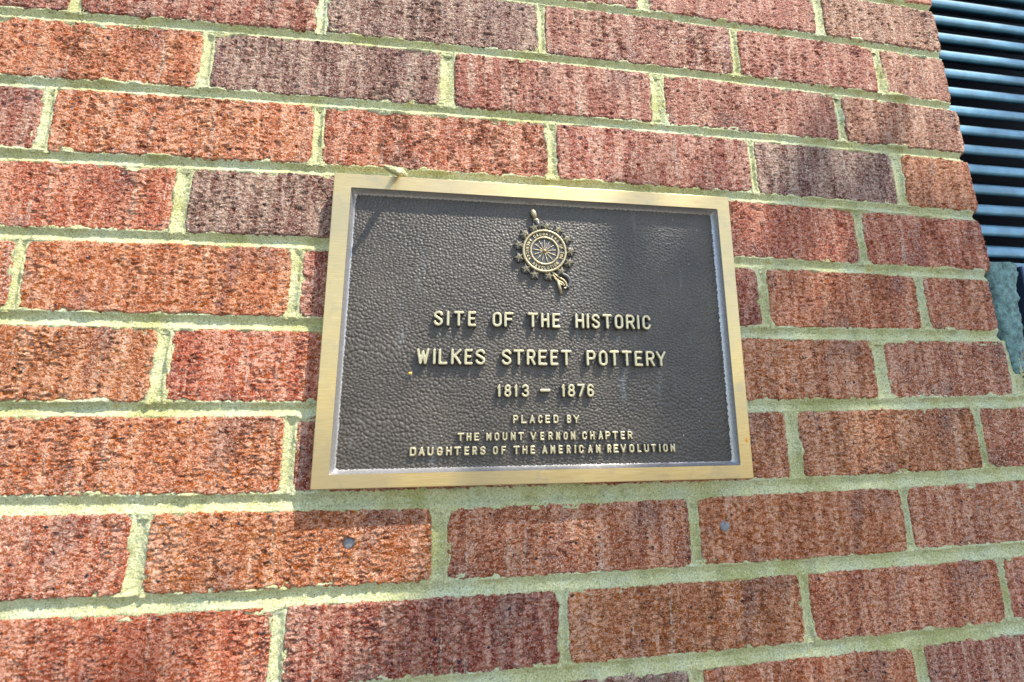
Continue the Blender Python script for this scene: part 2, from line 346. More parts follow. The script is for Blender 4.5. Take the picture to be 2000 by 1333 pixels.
def bed(k, x): c = BEDS[k]; return c[0] * x * x + c[1] * x + c[2]
BEDT = {-3: 8, -2: 8, -1: 8.2, 0: 8.8, 1: 9.2, 2: 9.3, 3: 9.8, 4: 10.6, 5: 10, 6: 12.2, 7: 11.6, 8: 10.8, 9: 10.8, 10: 10.8}
TONE = {'O': (0.88, 0.175, 0.014), 'R': (0.82, 0.125, 0.024), 'P': (0.58, 0.115, 0.065), 'D': (0.31, 0.108, 0.085),
        'B': (0.80, 0.150, 0.018), 'V': (0.92, 0.200, 0.010), 'T': (0.56, 0.130, 0.042), 'K': (0.56, 0.075, 0.028)}
TONES = {(-1, -6): 'P', (-1, -4): 'P', (-1, -2): 'T', (0, -11): 'K', (0, -9): 'P', (0, -7): 'D', (0, -5): 'P', (0, -3): 'P', (0, -1): 'T',
         (1, -10): 'O', (1, -8): 'D', (1, -6): 'P', (1, -4): 'P', (1, -2): 'T', (2, -11): 'P', (2, -9): 'O', (2, -7): 'R', (2, -5): 'P', (2, -3): 'D', (2, -1): 'V',
         (3, -10): 'R', (3, -8): 'D', (3, -6): 'R', (3, -4): 'R', (3, -2): 'R', (4, -11): 'O', (4, -9): 'O', (4, -7): 'K', (4, -5): 'K', (4, -3): 'O', (4, -1): 'B',
         (5, -10): 'O', (5, -8): 'R', (5, -6): 'R', (5, -4): 'O', (5, -2): 'B', (5, 0): 'B', (6, -9): 'O', (6, -7): 'K', (6, -5): 'O', (6, -3): 'O', (6, -1): 'B',
         (7, -10): 'R', (7, -8): 'O', (7, -6): 'B', (7, -4): 'O', (7, -2): 'B', (8, -9): 'R', (8, -7): 'K', (8, -5): 'O', (8, -3): 'B', (8, -1): 'R', (9, -4): 'B', (9, -2): 'P'}
PLUGS = [(-669.3, -425.1, 4.4, 'in'), (-371.3, -425.1, 4.4, 'out')]

def brick_face(x, z, seed, rough_amt, per=3.0):
    """relief of a wire-cut brick face in mm, outwards positive; x, z in mm"""
    ox = seed * 37.7
    amp = smooth(-0.35, 0.45, fbm((x + ox) / 11, z / 70, seed, 2))      # vertical bands, rough or smooth
    amp = 0.30 + 0.70 * amp
    seg = smooth(-0.25, 0.35, fbm((x + ox) / 5.5, z / 2.6, seed + 5, 2))
    ph = z / per + 1.25 * fbm((x + ox) / 8, z / 6, seed + 9, 3) + 0.35 * vnoise((x + ox) / 1.9, z / 2.2, seed + 3)
    s = ph - np.floor(ph)
    saw = np.where(s < 0.78, 1 - s / 0.78, (s - 0.78) / 0.22)
    h = rough_amt * amp * seg * (saw - 0.5) * 2.4
    h = h + 0.50 * fbm((x + ox) / 1.9, z / 1.25, seed + 21, 2) * (0.6 + 0.6 * amp)
    h = h + 0.35 * fbm((x + ox) / 28, z / 20, seed + 31, 2)
    pits = vnoise((x + ox) / 4.2, z / 3.2, seed + 41)
    h = h - 1.5 * smooth(0.60, 0.92, pits)
    return h

rs = np.random.RandomState(5)
def make_brick(r, idx, xl, xr, step):
    k0, k1 = r - 1, r
    seed = (r + 5) * 31 + idx + 60
    L = xr - xl
    xc = (xl + xr) / 2; zc = (bed(k0, xc / 1000) + bed(k1, xc / 1000)) * 500
    H = (bed(k0, xc / 1000) - bed(k1, xc / 1000)) * 1000
    nx = int(L / step) + 1; nz = int(56 / (step * 0.9)) + 1
    u = np.linspace(0, 1, nx)[None, :].repeat(nz, 0); v = np.linspace(0, 1, nz)[:, None].repeat(nx, 1)
    x = xl + u * L
    ztop = bed(k0, x / 1000) * 1000 - BEDT[k0] / 2 + 0.3; zbot = bed(k1, x / 1000) * 1000 + BEDT[k1] / 2 - 0.3
    wob = 0.7
    zt = ztop + wob * fbm(x / 14, v * 0 + 3.3, seed + 51, 3) + 0.8 * vnoise(x / 2.2, v * 0 + 8.1, seed + 52)
    zb = zbot + wob * fbm(x / 14, v * 0 + 1.7, seed + 53, 3) + 0.9 * vnoise(x / 2.2, v * 0 + 4.9, seed + 54)
    z = zb + v * (zt - zb)
    ex = 1.0 * fbm(z / 12, u * 0 + 2.2, seed + 55, 3) + 0.45 * vnoise(z / 2.0, u * 0 + 5.5, seed + 56)
    x = x + ex * (1 - np.minimum(u, 1 - u) * 2)
    # rounded, chipped edges
    de = np.minimum(np.minimum((x - xl), (xr - x)), np.minimum(zt - z, z - zb))
    de = np.maximum(de, 0)
    R = 2.2 + 1.2 * fbm(x / 9, z / 9, seed + 61, 2)
    R = R + 5.0 * smooth(0.55, 0.85, vnoise(x / 8, z / 8, seed + 63)) + 2.5 * smooth(9, 2, np.hypot(np.minimum(x - xl, xr - x), np.minimum(zt - z, z - zb)))
    R = np.maximum(R, 0.6)
    back = np.where(de < R, R - np.sqrt(np.maximum(R * R - (R - de) ** 2, 0)), 0)
    tn = TONES.get((r, idx), 'O'); roughness = (0.85 if tn in 'ORKV' else 0.45) + 0.5 * rs.rand()
    h = brick_face(x, z, seed, roughness, rs.uniform(2.6, 4.0)) + rs.uniform(-0.5, 0.5) + rs.uniform(-.5, .5) * (u - .5) + rs.uniform(-.5, .5) * (v - .5)
    for (px, pz, pr, kind) in PLUGS:
        if xl < px < xr and zbot.min() < pz < ztop.max():
            dd = np.hypot(x - px, z - pz)
            if kind == 'in': h = h - 4.0 * (1 - smooth(pr - 0.6, pr + 0.5, dd))
    y = back - h
    # skirt running back into the wall
    V = np.stack([(x - xc), y, (z - zc)], 2).reshape(-1, 3) / 1000
    top = list(range((nz - 1) * nx, nz * nx)); bot = list(range(nx))
    lef = [j * nx for j in range(nz)]; rig = [j * nx + nx - 1 for j in range(nz)]
    ring = bot + rig[1:] + top[::-1][1:] + lef[::-1][1:-1]
    n0 = len(V)
    rv = V[ring].copy(); rv[:, 1] = 0.088
    V2 = np.concatenate([V, rv])
    m = len(ring)
    a = np.array(ring); b = np.roll(a, -1); ia = n0 + np.arange(m); ib = np.roll(ia, -1)
    sk = np.stack([a, ia, ib, b], 1)
    Q = np.concatenate([grid_quads(nx, nz), sk])
    me = mesh_from('brick', V2, Q)
    sh = np.ones(len(Q), dtype=bool); sh[len(Q) - m:] = False
    me.polygons.foreach_set('use_smooth', sh)
    o = link('brick', me, MB, wall, Vector((xc / 1000, 0, zc / 1000)) - WLOC)
    t = TONES.get((r, idx)) or 'OPRBDR'[rs.randint(6)]
    c = np.array(TONE[t]) * (1 + rs.uniform(-0.08, 0.08, 3))
    o.color = (*c, {'P': .55, 'D': .55, 'T': .6, 'B': .6}.get(t, .5) + rs.uniform(-.15, .15))
    if t == 'V': o['label'] = 'vivid orange half brick'
    return o

heads = []
brick_of = {}
for r in ROWS:
    J = ROWS[r]
    for a, b in zip(J[:-1], J[1:]):
        xl = a[1] + a[2] / 2; xr = b[1] - b[2] / 2
        if r <= 4:
            e = EDGES.get(r, -54.0)
            if xl > e: continue
            if xr > e - 12: xr = e
        if xr < -1120 or xl > 190: continue
        if r in (-2,) and xr < -330 and False: continue
        step = 1.05 if xl < -150 else 1.3
        o = make_brick(r, a[0], xl, xr, step)
        brick_of[(r, a[0])] = (o, xl, xr)
    for a in J:
        if r <= 4 and a[1] > EDGES.get(r, -54) - 12: continue
        if -1130 < a[1] < 200: heads.append((r, a[1], a[2]))

# mortar: tooled concave joints, one relief sheet per joint, joined
MV = []; MQ = []; mbase = 0
def add_sheet(X, Yd, Z):
    global mbase
    nz, nx = X.shape
    MV.append(np.stack([X, Yd, Z], 2).reshape(-1, 3) / 1000); MQ.append(grid_quads(nx, nz, mbase)); mbase += nx * nz

def joint_depth(v, hw, dmax, a, b, seed):
    """depth behind the brick face (mm) of a tooled joint; v = offset from its centre"""
    t = np.abs(v) / hw
    d = np.where(t < 1, 0.7 + dmax * (1 - t ** 1.35), 0.7 + (t - 1) * hw * 0.30)
    slop = smooth(0.05, 0.75, fbm(a / 16, b / 5, seed, 3))
    d = d - np.where(t > 0.55, (slop * 1.9 + 0.25 * vnoise(a / 1.6, b / 1.6, seed + 8)), 0) * smooth(0.55, 0.95, t)
    d = d + 0.55 * fbm(a / 2.2, b / 1.8, seed + 3, 2) + 0.7 * smooth(0.6, 0.9, vnoise(a / 2.8, b / 2.2, seed + 6)) + 0.35 * fbm(a / 24, b / 9, seed + 4, 2)
    return d

for k in range(-3, 11):
    x1 = 190 if k >= 5 else (-58 if k > -3 else -60)
    if k in (3,): x1 = -57
    xs = np.arange(-1120, x1 + 0.01, 1.2)
    hw = BEDT[k] / 2; vs = np.arange(-hw - 4.8, hw + 4.81, 0.8)
    X = xs[None, :].repeat(len(vs), 0); v = vs[:, None].repeat(len(xs), 1)
    Zc = bed(k, X / 1000) * 1000
    d = joint_depth(v, hw, 2.6, X, v + 50 * k, 200 + k * 7)
    if k == 6:   # slopped mortar under the plaque
        d = d - 0.9 * smooth(-700, -660, X) * (1 - smooth(-400, -360, X)) * (v < -hw * 0.5)
    add_sheet(X, d, Zc + v)
    if k < 5:    # the bed's raw end at the opening
        yy = np.linspace(0, 85, 12)
        Xe = np.full((len(vs), 12), xs[-1]); Ye = d[:, -1][:, None] + yy[None, :]; Ze = (Zc[:, -1] + vs)[:, None].repeat(12, 1)
        Xe = Xe + 0.6 * vnoise(Ye / 3, Ze / 2, 5) * (yy > 0)
        add_sheet(Xe, Ye, Ze)
for (r, xj, wj) in heads:
    z1 = bed(r - 1, xj / 1000) * 1000 - BEDT[r - 1] / 2 + 1.5; z0 = bed(r, xj / 1000) * 1000 + BEDT[r] / 2 - 1.5
    zs = np.arange(z0, z1, 1.1); hw = wj / 2; vs = np.arange(-hw - 4, hw + 4.01, 0.8)
    v = vs[None, :].repeat(len(zs), 0); Z = zs[:, None].repeat(len(vs), 1)
    sd = int(900 + r * 13 + xj)
    cen = 0.9 * fbm(Z / 18, Z * 0 + xj, sd, 2)
    d = joint_depth(v - cen, hw, 1.9, Z, v + xj, sd)
    add_sheet(xj + v, d + 0.05, Z)
mv = np.concatenate(MV) - np.array(WLOC)
mort = link('mortar', mesh_from('mortar', mv, np.concatenate(MQ)), MM, wall)

# backing behind the joints so nothing shows through
def box(x0, x1, y0, y1, z0, z1):
    V = [(x0, y0, z0), (x1, y0, z0), (x1, y1, z0), (x0, y1, z0), (x0, y0, z1), (x1, y0, z1), (x1, y1, z1), (x0, y1, z1)]
    F = [(0, 3, 2, 1), (4, 5, 6, 7), (0, 1, 5, 4), (1, 2, 6, 5), (2, 3, 7, 6), (3, 0, 4, 7)]
    return V, F
def bevel_box(name, x0, x1, y0, y1, z0, z1, bw, mat, parent, off=Vector((0, 0, 0)), seg=2):
    import bmesh
    bm = bmesh.new(); V, F = box(x0, x1, y0, y1, z0, z1)
    vs = [bm.verts.new(Vector(p) - off) for p in V]
    for f in F: bm.faces.new([vs[i] for i in f])
    bmesh.ops.bevel(bm, geom=bm.edges[:], offset=bw, segments=seg, affect='EDGES', profile=0.5)
    me = bpy.data.meshes.new(name); bm.to_mesh(me); bm.free()
    return link(name, me, mat, parent)

# plugs filling old screw holes
def disk(name, cx, cz, r, y, dome, mat, parent, ploc, squash=1.0):
    V = [(0, -dome, 0)]; F = []
    n = 22
    rings = ((0.45, 0.85), (0.8, 0.45), (1.0, 0.0), (1.0, -2.0 / max(dome * 1000, 1e-6) if dome else 0))
    for rr, hh in rings:
        for k in range(n):
            a = 2 * math.pi * k / n; j = 1 + 0.06 * math.sin(3 * a + 1) + 0.04 * math.sin(7 * a)
            V.append((rr * r * math.cos(a) * j, -dome * hh, rr * r * squash * math.sin(a) * j))
    for k in range(n): F.append((0, 1 + k, 1 + (k + 1) % n))
    for q in range(3):
        for k in range(n):
            a = 1 + q * n + k; b = 1 + q * n + (k + 1) % n
            F.append((a, a + n, b + n, b))
    return poly(name, V, F, mat, parent, Vector((cx, y, cz)) - ploc, True)
PLUGM = plain('grey_filler', (0.17, 0.17, 0.17), 0.55, 0, 0.5, 0.0003)
def host(x, r):
    for (rr, i), (o, xl, xr) in brick_of.items():
        if rr == r and xl < x < xr: return o
for (px, pz, pr, kind) in PLUGS:
    o = host(px, 7)
    wl = o.location + WLOC
    disk('filler_plug', px / 1000, pz / 1000, pr / 1000, 0.0016 if kind == 'in' else -0.0006, 0.0007, PLUGM, o, wl, 0.92)

# ------------------------------------------------------------------ plaque
PL = Vector((-0.52, 0, -0.262))
plaque = thing('plaque', 'dark cast bronze plaque with brass border, raised lettering and wheel emblem, on the brick wall', 'plaque', PL)
o4 = [(-693.1, -138.0), (-346.7, -137.4), (-350.0, -386.0), (-694.5, -384.3)]
i4 = [(-679.7, -149.7), (-358.6, -149.7), (-360.3, -375.6), (-682.6, -374.5)]
def P3(p, y): return Vector((p[0] / 1000, y, p[1] / 1000)) - PL
def lerp2(a, b, t): return (a[0] + (b[0] - a[0]) * t, a[1] + (b[1] - a[1]) * t)
def loop4(pts, rad, n=5):
    """rounded quad loop, mm"""
    out = []
    for i in range(4):
        p = np.array(pts[i]); a = np.array(pts[i - 1]); b = np.array(pts[(i + 1) % 4])
        u = (a - p) / np.linalg.norm(a - p); v = (b - p) / np.linalg.norm(b - p)
        for k in range(n + 1):
            t = k / n
            q = (p + u * rad) * (1 - t) ** 2 + 2 * p * t * (1 - t) + (p + v * rad) * t * t
            out.append(tuple(q))
    return out
def inset(pts, d):
    c = np.mean(pts, 0); out = []
    for p in pts:
        out.append((p[0] - math.copysign(d, p[0] - c[0]), p[1] - math.copysign(d, p[1] - c[1])))
    return out
YF = -0.0130; YP = -0.0060
def frame_loop(pts, y, rad): return [P3(p, y) for p in loop4(pts, rad)]
# outer side, rounded arris, front face, inner arris, sloping inner side
loops = [frame_loop(inset(o4, 0.0), -0.0010, 0.8), frame_loop(o4, YF + 0.0007, 0.8), frame_loop(inset(o4, 0.25), YF + 0.0002, 0.9),
         frame_loop(inset(o4, 0.7), YF, 1.0), frame_loop(inset(i4, -0.35), YF, 1.0), frame_loop(inset(i4, 0.0), YF + 0.00015, 1.1), frame_loop(inset(i4, 0.3), YF + 0.0006, 1.2)]
V = [p for L in loops for p in L]; n = len(loops[0]); F = []; 
for q in range(len(loops) - 1):
    for k in range(n):
        a = q * n + k; b = q * n + (k + 1) % n
        F.append((a, b, b + n, a + n))
fr = poly('border', V, F, BR_H, plaque)
lo2 = [loops[-1], frame_loop(inset(i4, 1.6), YP - 0.0016, 1.6), frame_loop(inset(i4, 2.6), YP - 0.0003, 2.2), frame_loop(inset(i4, 4.0), YP + 0.0012, 2.4)]
V = [p for L in lo2 for p in L]; F = []
for q in range(len(lo2) - 1):
    for k in range(n):
        a = q * n + k; b = q * n + (k + 1) % n
        F.append((a, b, b + n, a + n))
poly('bevel', V, F, BEV, plaque, smooth_shade=True)
# leather-grained field
def plate_relief(x, z):
    wx = x + 520 + 1.1 * fbm(x / 9, z / 9, 301, 2); wz = z + 262 + 1.1 * fbm(x / 9, z / 9, 311, 2)
    ang = 0.35 + 0.12 * fbm(x / 60, z / 60, 331, 2)
    rx = wx * np.cos(ang) - wz * np.sin(ang); rz = wx * np.sin(ang) + wz * np.cos(ang)
    f1, f2 = worley(rx / 3.2, rz / 2.6, 5)
    g1 = smooth(0.0, 0.42, f2 - f1)
    f1, f2 = worley(rx / 1.7 + 40, rz / 1.4, 9)
    g2 = smooth(0.0, 0.5, f2 - f1)
    f1, f2 = worley(rx / 9 + 11, rz / 6, 15)
    g3 = smooth(0.0, 0.12, f2 - f1)
    return 0.66 * g1 + 0.20 * g2 + 0.28 * g3 + 0.10 * fbm(x / 20, z / 20, 345, 2)
nx, nz = 520, 372
u = np.linspace(0, 1, nx)[None, :].repeat(nz, 0); v = np.linspace(0, 1, nz)[:, None].repeat(nx, 1)
c4 = inset(i4, 2.2)
top = lambda a: (c4[0][a] + (c4[1][a] - c4[0][a]) * u); botm = lambda a: (c4[3][a] + (c4[2][a] - c4[3][a]) * u)
X = botm(0) + (top(0) - botm(0)) * v; Z = botm(1) + (top(1) - botm(1)) * v
Hh = plate_relief(X, Z)
Vp = np.stack([X / 1000, YP - (Hh - 0.7) / 1000, Z / 1000], 2).reshape(-1, 3) - np.array(PL)
link('field', mesh_from('field', Vp, grid_quads(nx, nz)), PLT, plaque)

# ---- stroke lettering as cast relief
def arc(cx, cy, rx, ry, a0, a1, n=10):
    return [(cx + rx * math.cos(math.radians(a0 + (a1 - a0) * k / n)), cy + ry * math.sin(math.radians(a0 + (a1 - a0) * k / n))) for k in range(n + 1)]
# glyph strokes in a 0..1 x 0..1 box (stroke centre lines)
G = {
 'A': [[(0, 0), (.5, 1), (1, 0)], [(.18, .30), (.82, .30)]],
 'B': [[(0, 0), (0, 1), (.6, 1)] + arc(.6, .76, .35, .24, 90, -90)[1:] + [(0, .52)], [(.6, .52)] + arc(.62, .26, .38, .26, 90, -90)[1:] + [(0, 0)]],
 'C': [arc(.5, .74, .5, .26, 0, 180) + arc(.5, .26, .5, .26, 180, 360)],
 'D': [[(0, 0), (0, 1), (.5, 1)] + arc(.5, .72, .5, .28, 90, 0) + arc(.5, .28, .5, .28, 0, -90) + [(0, 0)]],
 'E': [[(1, 1), (0, 1), (0, 0), (1, 0)], [(0, .52), (.8, .52)]],
 'F': [[(1, 1), (0, 1), (0, 0)], [(0, .52), (.8, .52)]],
 'G': [arc(.5, .74, .5, .26, 0, 180) + arc(.5, .26, .5, .26, 180, 360) + [(1, .46), (.58, .46)]],
 'H': [[(0, 0), (0, 1)], [(1, 0), (1, 1)], [(0, .52), (1, .52)]],
 'I': [[(.5, 0), (.5, 1)]],
 'K': [[(0, 0), (0, 1)], [(1, 1), (0, .42)], [(.3, .62), (1, 0)]],
 'L': [[(0, 1), (0, 0), (1, 0)]],
 'M': [[(0, 0), (0, 1), (.5, .35), (1, 1), (1, 0)]],
 'N': [[(0, 0), (0, 1), (1, 0), (1, 1)]],
 'O': [arc(.5, .74, .5, .26, 0, 180) + arc(.5, .26, .5, .26, 180, 360) + [(1, .74)]],
 'P': [[(0, 0), (0, 1), (.6, 1)] + arc(.6, .73, .4, .27, 90, -90)[1:] + [(0, .46)]],
 'R': [[(0, 0), (0, 1), (.6, 1)] + arc(.6, .74, .4, .26, 90, -90)[1:] + [(0, .48)], [(.5, .48), (1, 0)]],
 'S': [arc(.5, .76, .5, .24, 10, 180) + [(.06, .66), (.5, .52), (.94, .36)] + arc(.5, .25, .5, .25, 0, -170)],
 'T': [[(0, 1), (1, 1)], [(.5, 1), (.5, 0)]],
 'U': [[(0, 1)] + arc(.5, .28, .5, .28, 180, 360) + [(1, 1)]],
 'V': [[(0, 1), (.5, 0), (1, 1)]],
 'W': [[(0, 1), (.26, 0), (.5, .85), (.74, 0), (1, 1)]],
 'Y': [[(0, 1), (.5, .45), (1, 1)], [(.5, .45), (.5, 0)]],
 '1': [[(0.1, .80), (.6, 1), (.6, 0)]],
 '3': [arc(.5, .76, .45, .24, 160, -90) , arc(.5, .26, .5, .26, 90, -160)],
 '6': [arc(.5, .74, .5, .26, 20, 180) + [(0, .28)] + arc(.5, .28, .5, .28, 180, 540, 16)],
 '7': [[(0, 1), (1, 1), (.3, 0)]],
 '8': [arc(.5, .76, .42, .24, 0, 360, 16), arc(.5, .26, .5, .26, 0, 360, 16)],
 '-': [[(0, .5), (1, .5)]],
}
def stroke_dist(X, Z, strokes):
    D = np.full(X.shape, 1e9)
    for st in strokes:
        for (ax, az), (bx, bz) in zip(st[:-1], st[1:]):
            dx, dz = bx - ax, bz - az; L2 = dx * dx + dz * dz + 1e-12
            t = np.clip(((X - ax) * dx + (Z - az) * dz) / L2, 0, 1)
            D = np.minimum(D, np.hypot(X - ax - t * dx, Z - az - t * dz))
    return D
def relief_mesh(name, X, Z, D, sw, hgt, base_y, off, cell_filter=0.45, cut=0.84):
    """sheet raised where D < sw/2, with drafted sides; top faces polished (slot 0), sides dark (slot 1)"""
    draft = cell_filter
    t = np.clip((sw / 2 - D) / draft + 1.0, 0, 1)          # 1 on top, falls over `draft`
    t2 = np.clip((sw / 2 - D) / (draft * 0.9), 0, 1)
    h = hgt * t + 0.22 * smooth(0, 1, t2)
    ny, nx = X.shape
    V = np.stack([X / 1000, base_y - h / 1000 + 0.0006 * (h <= 0), Z / 1000], 2).reshape(-1, 3) - np.array(off)
    Q = grid_quads(nx, ny); hf = h.ravel()
    keep = (hf[Q] > 0).any(1); Q = Q[keep]
    used = np.unique(Q); rem = -np.ones(len(V), dtype=np.int64); rem[used] = np.arange(len(used))
    Q = rem[Q]; V = V[used]; hf = hf[used]
    me = mesh_from(name, V, Q, True)
    me.materials.append(LET); me.materials.append(DRK)
    mi = (hf[Q].mean(1) < hgt * cut).astype(np.int32)
    me.polygons.foreach_set('material_index', mi)
    return me
def letter(ch, x0, x1, zt, zb, sw, hgt, cell, parent, off):
    a = sw / 2 - 0.1
    if x1 - x0 < sw: c_ = (x0 + x1) / 2; x0, x1 = c_ - sw / 2, c_ + sw / 2
    if ch in '1' and x1 - x0 < sw * 1.7: x0 = x1 - sw * 1.7
    X0, X1, Z0, Z1 = x0 + a, x1 - a, zb + a, zt - a
    st = [[(X0 + px * (X1 - X0), Z0 + pz * (Z1 - Z0)) for px, pz in s] for s in G[ch]]
    m = 1.0
    gx = np.arange(x0 - m, x1 + m, cell); gz = np.arange(zb - m, zt + m, cell)
    X, Z = np.meshgrid(gx, gz)
    D = stroke_dist(X, Z, st) + 0.05 * vnoise(X / 1.1, Z / 1.1, int(abs(x0) * 7))
    return link('letter', relief_mesh('letter', X, Z, D, sw, hgt, YP, off), None, parent)
SPEC = [(2.15, 4.2, 0.30), (2.15, 4.2, 0.30), (1.9, 3.6, 0.30), (1.45, 2.6, 0.24), (1.45, 2.6, 0.24), (1.5, 2.6, 0.24)]
for line, (sw, hg, ce) in zip(TEXT, SPEC):
    for (ch, x0, x1, zt, zb) in line:
        if ch == '-': zt, zb = -312.6, -315.2
        letter(ch, x0, x1, zt, zb, sw if ch != '-' else 2.3, hg, ce, plaque, PL)

# ---- emblem: thirteen stars round a spoked wheel with a distaff behind
HUB = np.array((-519.6, -195.8))
EL = Vector((-0.5196, 0, -0.1958))
emb = bpy.data.objects.new('emblem', None); S.collection.objects.link(emb); emb.parent = plaque; emb.location = EL - PL
emb.empty_display_size = 0.03
def lathe(name, prof, nseg, mat, parent, loc=(0, 0, 0), closed=False):
    V = []; F = []
    for (r, y) in prof:
        for k in range(nseg):
            a = 2 * math.pi * k / nseg
            V.append((r / 1000 * math.cos(a), y, r / 1000 * math.sin(a)))
    m = len(prof)
    for q in range(m if closed else m - 1):
        for k in range(nseg):
            k2 = (k + 1) % nseg; q2 = (q + 1) % m
            F.append((q * nseg + k, q * nseg + k2, q2 * nseg + k2, q2 * nseg + k))
    return poly(name, V, F, mat, parent, loc, True)
YB = YP - 0.0022
lathe('wheel_disc', [(0.01, YB), (18.6, YB), (19.3, YB + 0.0004), (19.6, YP + 0.0008)], 64, DRK, emb)
def ring(r, w, y, name):
    prof = [(r + w * math.cos(a), y - w * 0.001 * 1.0 * math.sin(a)) for a in [math.pi * 2 * k / 12 for k in range(12)]]
    return lathe(name, prof[::-1], 72, EMB, emb, closed=True)
ring(18.2, 1.15, YB - 0.0006, 'outer_ring'); ring(12.0, 1.0, YB - 0.0006, 'inner_ring')
def ball(name, r, squash, mat, parent, loc):
    V = []; F = []; nu, nv = 14, 8
    for j in range(nv + 1):
        ph = math.pi * j / nv
        for k in range(nu):
            a = 2 * math.pi * k / nu
            V.append((r * math.sin(ph) * math.cos(a), -r * squash * math.cos(ph), r * math.sin(ph) * math.sin(a)))
    for j in range(nv):
        for k in range(nu):
            k2 = (k + 1) % nu; F.append((j * nu + k, j * nu + k2, (j + 1) * nu + k2, (j + 1) * nu + k))
    return poly(name, V, F, mat, parent, loc, True)
ball('hub', 0.0017, 0.9, EMB, emb, (0, YB - 0.0009, 0))
for k in range(13):
    a = math.radians(90 + k * 360 / 13)
    rr = [1.2, 3.2, 5.2, 6.4, 6.9, 7.4, 7.9, 8.6, 9.1, 9.7, 11.2]
    ra = [.42, .40, .34, .34, .70, .34, .34, .62, .34, .30, .28]
    pts = [(r * math.cos(a) / 1000, YB - 0.0004, r * math.sin(a) / 1000) for r in rr]
    V, F = tube(pts, [x / 1000 for x in ra], 8)
    poly('spoke', V, F, EMB, emb, smooth_shade=True)
for i, (sx, sz) in enumerate(STARS):
    # dark lobe under the star, then the ridged star itself
    dx, dz = sx - HUB[0], sz - HUB[1]; R0 = math.hypot(dx, dz)
    loc = Vector(((sx) / 1000, 0, (sz) / 1000)) - EL
    V = [(0, YP - 0.0052, 0)]; F = []
    a0 = math.atan2(dz, dx) + (0.3 if i % 2 else -0.15)
    Ro, Ri = 0.0046, 0.0017
    for k in range(10):
        r = Ro if k % 2 == 0 else Ri
        V.append((r * math.cos(a0 + k * math.pi / 5), YP - (0.0028 if k % 2 == 0 else 0.0026), r * math.sin(a0 + k * math.pi / 5)))
    for k in range(10):
        r = Ro * 1.04 if k % 2 == 0 else Ri * 1.5
        V.append((r * math.cos(a0 + k * math.pi / 5), YP + 0.0008, r * math.sin(a0 + k * math.pi / 5)))
    for k in range(10):
        F.append((0, 1 + k, 1 + (k + 1) % 10)); F.append((1 + k, 11 + k, 11 + (k + 1) % 10, 1 + (k + 1) % 10))
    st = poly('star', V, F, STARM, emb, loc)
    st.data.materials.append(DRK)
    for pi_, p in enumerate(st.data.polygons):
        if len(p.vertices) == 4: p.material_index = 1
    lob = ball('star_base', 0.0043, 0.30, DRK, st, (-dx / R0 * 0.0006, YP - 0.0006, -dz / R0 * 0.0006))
# lettering round the rim
def ring_text(s, a_list, inward):
    for ch, deg in zip(s, a_list):
        a = math.radians(deg); r0 = 15.15
        cx, cz = r0 * math.cos(a), r0 * math.sin(a)
        up = np.array((math.cos(a), math.sin(a))) * (-1 if inward else 1)
        rt = np.array((up[1], -up[0]))
        w_, h_ = (1.55, 2.7) if ch != 'I' else (0.3, 2.7)
        a_ = 0.25
        st = [[tuple(np.array((cx, cz)) + rt * ((px - .5) * (w_ - a_)) + up * ((pz - .5) * (h_ - a_))) for px, pz in q] for q in G[ch]]
        gx = np.arange(cx - 2.2, cx + 2.2, 0.17); gz = np.arange(cz - 2.2, cz + 2.2, 0.17)
        X, Z = np.meshgrid(gx, gz)
        D = stroke_dist(X, Z, st)
        link('rim_letter', relief_mesh('rim_letter', X, Z, D, 0.55, 0.75, YB, Vector((0, 0, 0)), 0.22, 0.5), None, emb)
ring_text('DAUGHTERS', [124, 114, 103, 92, 82, 71, 61, 50, 39], False)
ring_text('OF', [20, 11], False)
ring_text('THE', [-4, -14, -24], False)
ring_text('AMERICAN', [143, 153, 163, 173, 181, 189, 199, 209], True)
ring_text('REVOLUTION', [231, 241, 251, 261, 271, 280, 290, 298, 306, 316], True)
# distaff
def E3(p, y): return Vector((p[0] / 1000, y, p[1] / 1000)) - EL
V, F = tube([E3(p, YP - d) for p, d in (((-529.9, -158.2), .0022), ((-529.6, -159.3), .0024), ((-528.9, -161.2), .0028), ((-528.0, -163.6), .0028), ((-527.3, -165.6), .0024), ((-526.8, -166.6), .0020))],
            [.0006, .0017, .0024, .0024, .0016, .0009], 12)
poly('distaff_head', V, F, EMB, emb, smooth_shade=True)
V, F = tube([E3((-528.6, -167.4), YP - .002), E3((-526.1, -167.8), YP - .0024), E3((-523.6, -168.2), YP - .002)], [.0010, .0016, .0010], 10)
poly('distaff_collar', V, F, EMB, emb, smooth_shade=True)
V, F = tube([E3(p, YP - .0014) for p in ((-526.0, -168.2), (-524.3, -172.0), (-522.9, -176.5))], [.0024, .0021, .0012], 10)
poly('distaff_stem', V, F, DRK, emb, smooth_shade=True)
V, F = tube([E3(p, YP - .0020) for p in ((-509.0, -220.4), (-507.6, -226.0), (-505.6, -233.2))], [.0011, .0013, .0012], 10)
poly('distaff_handle', V, F, EMB, emb, smooth_shade=True)
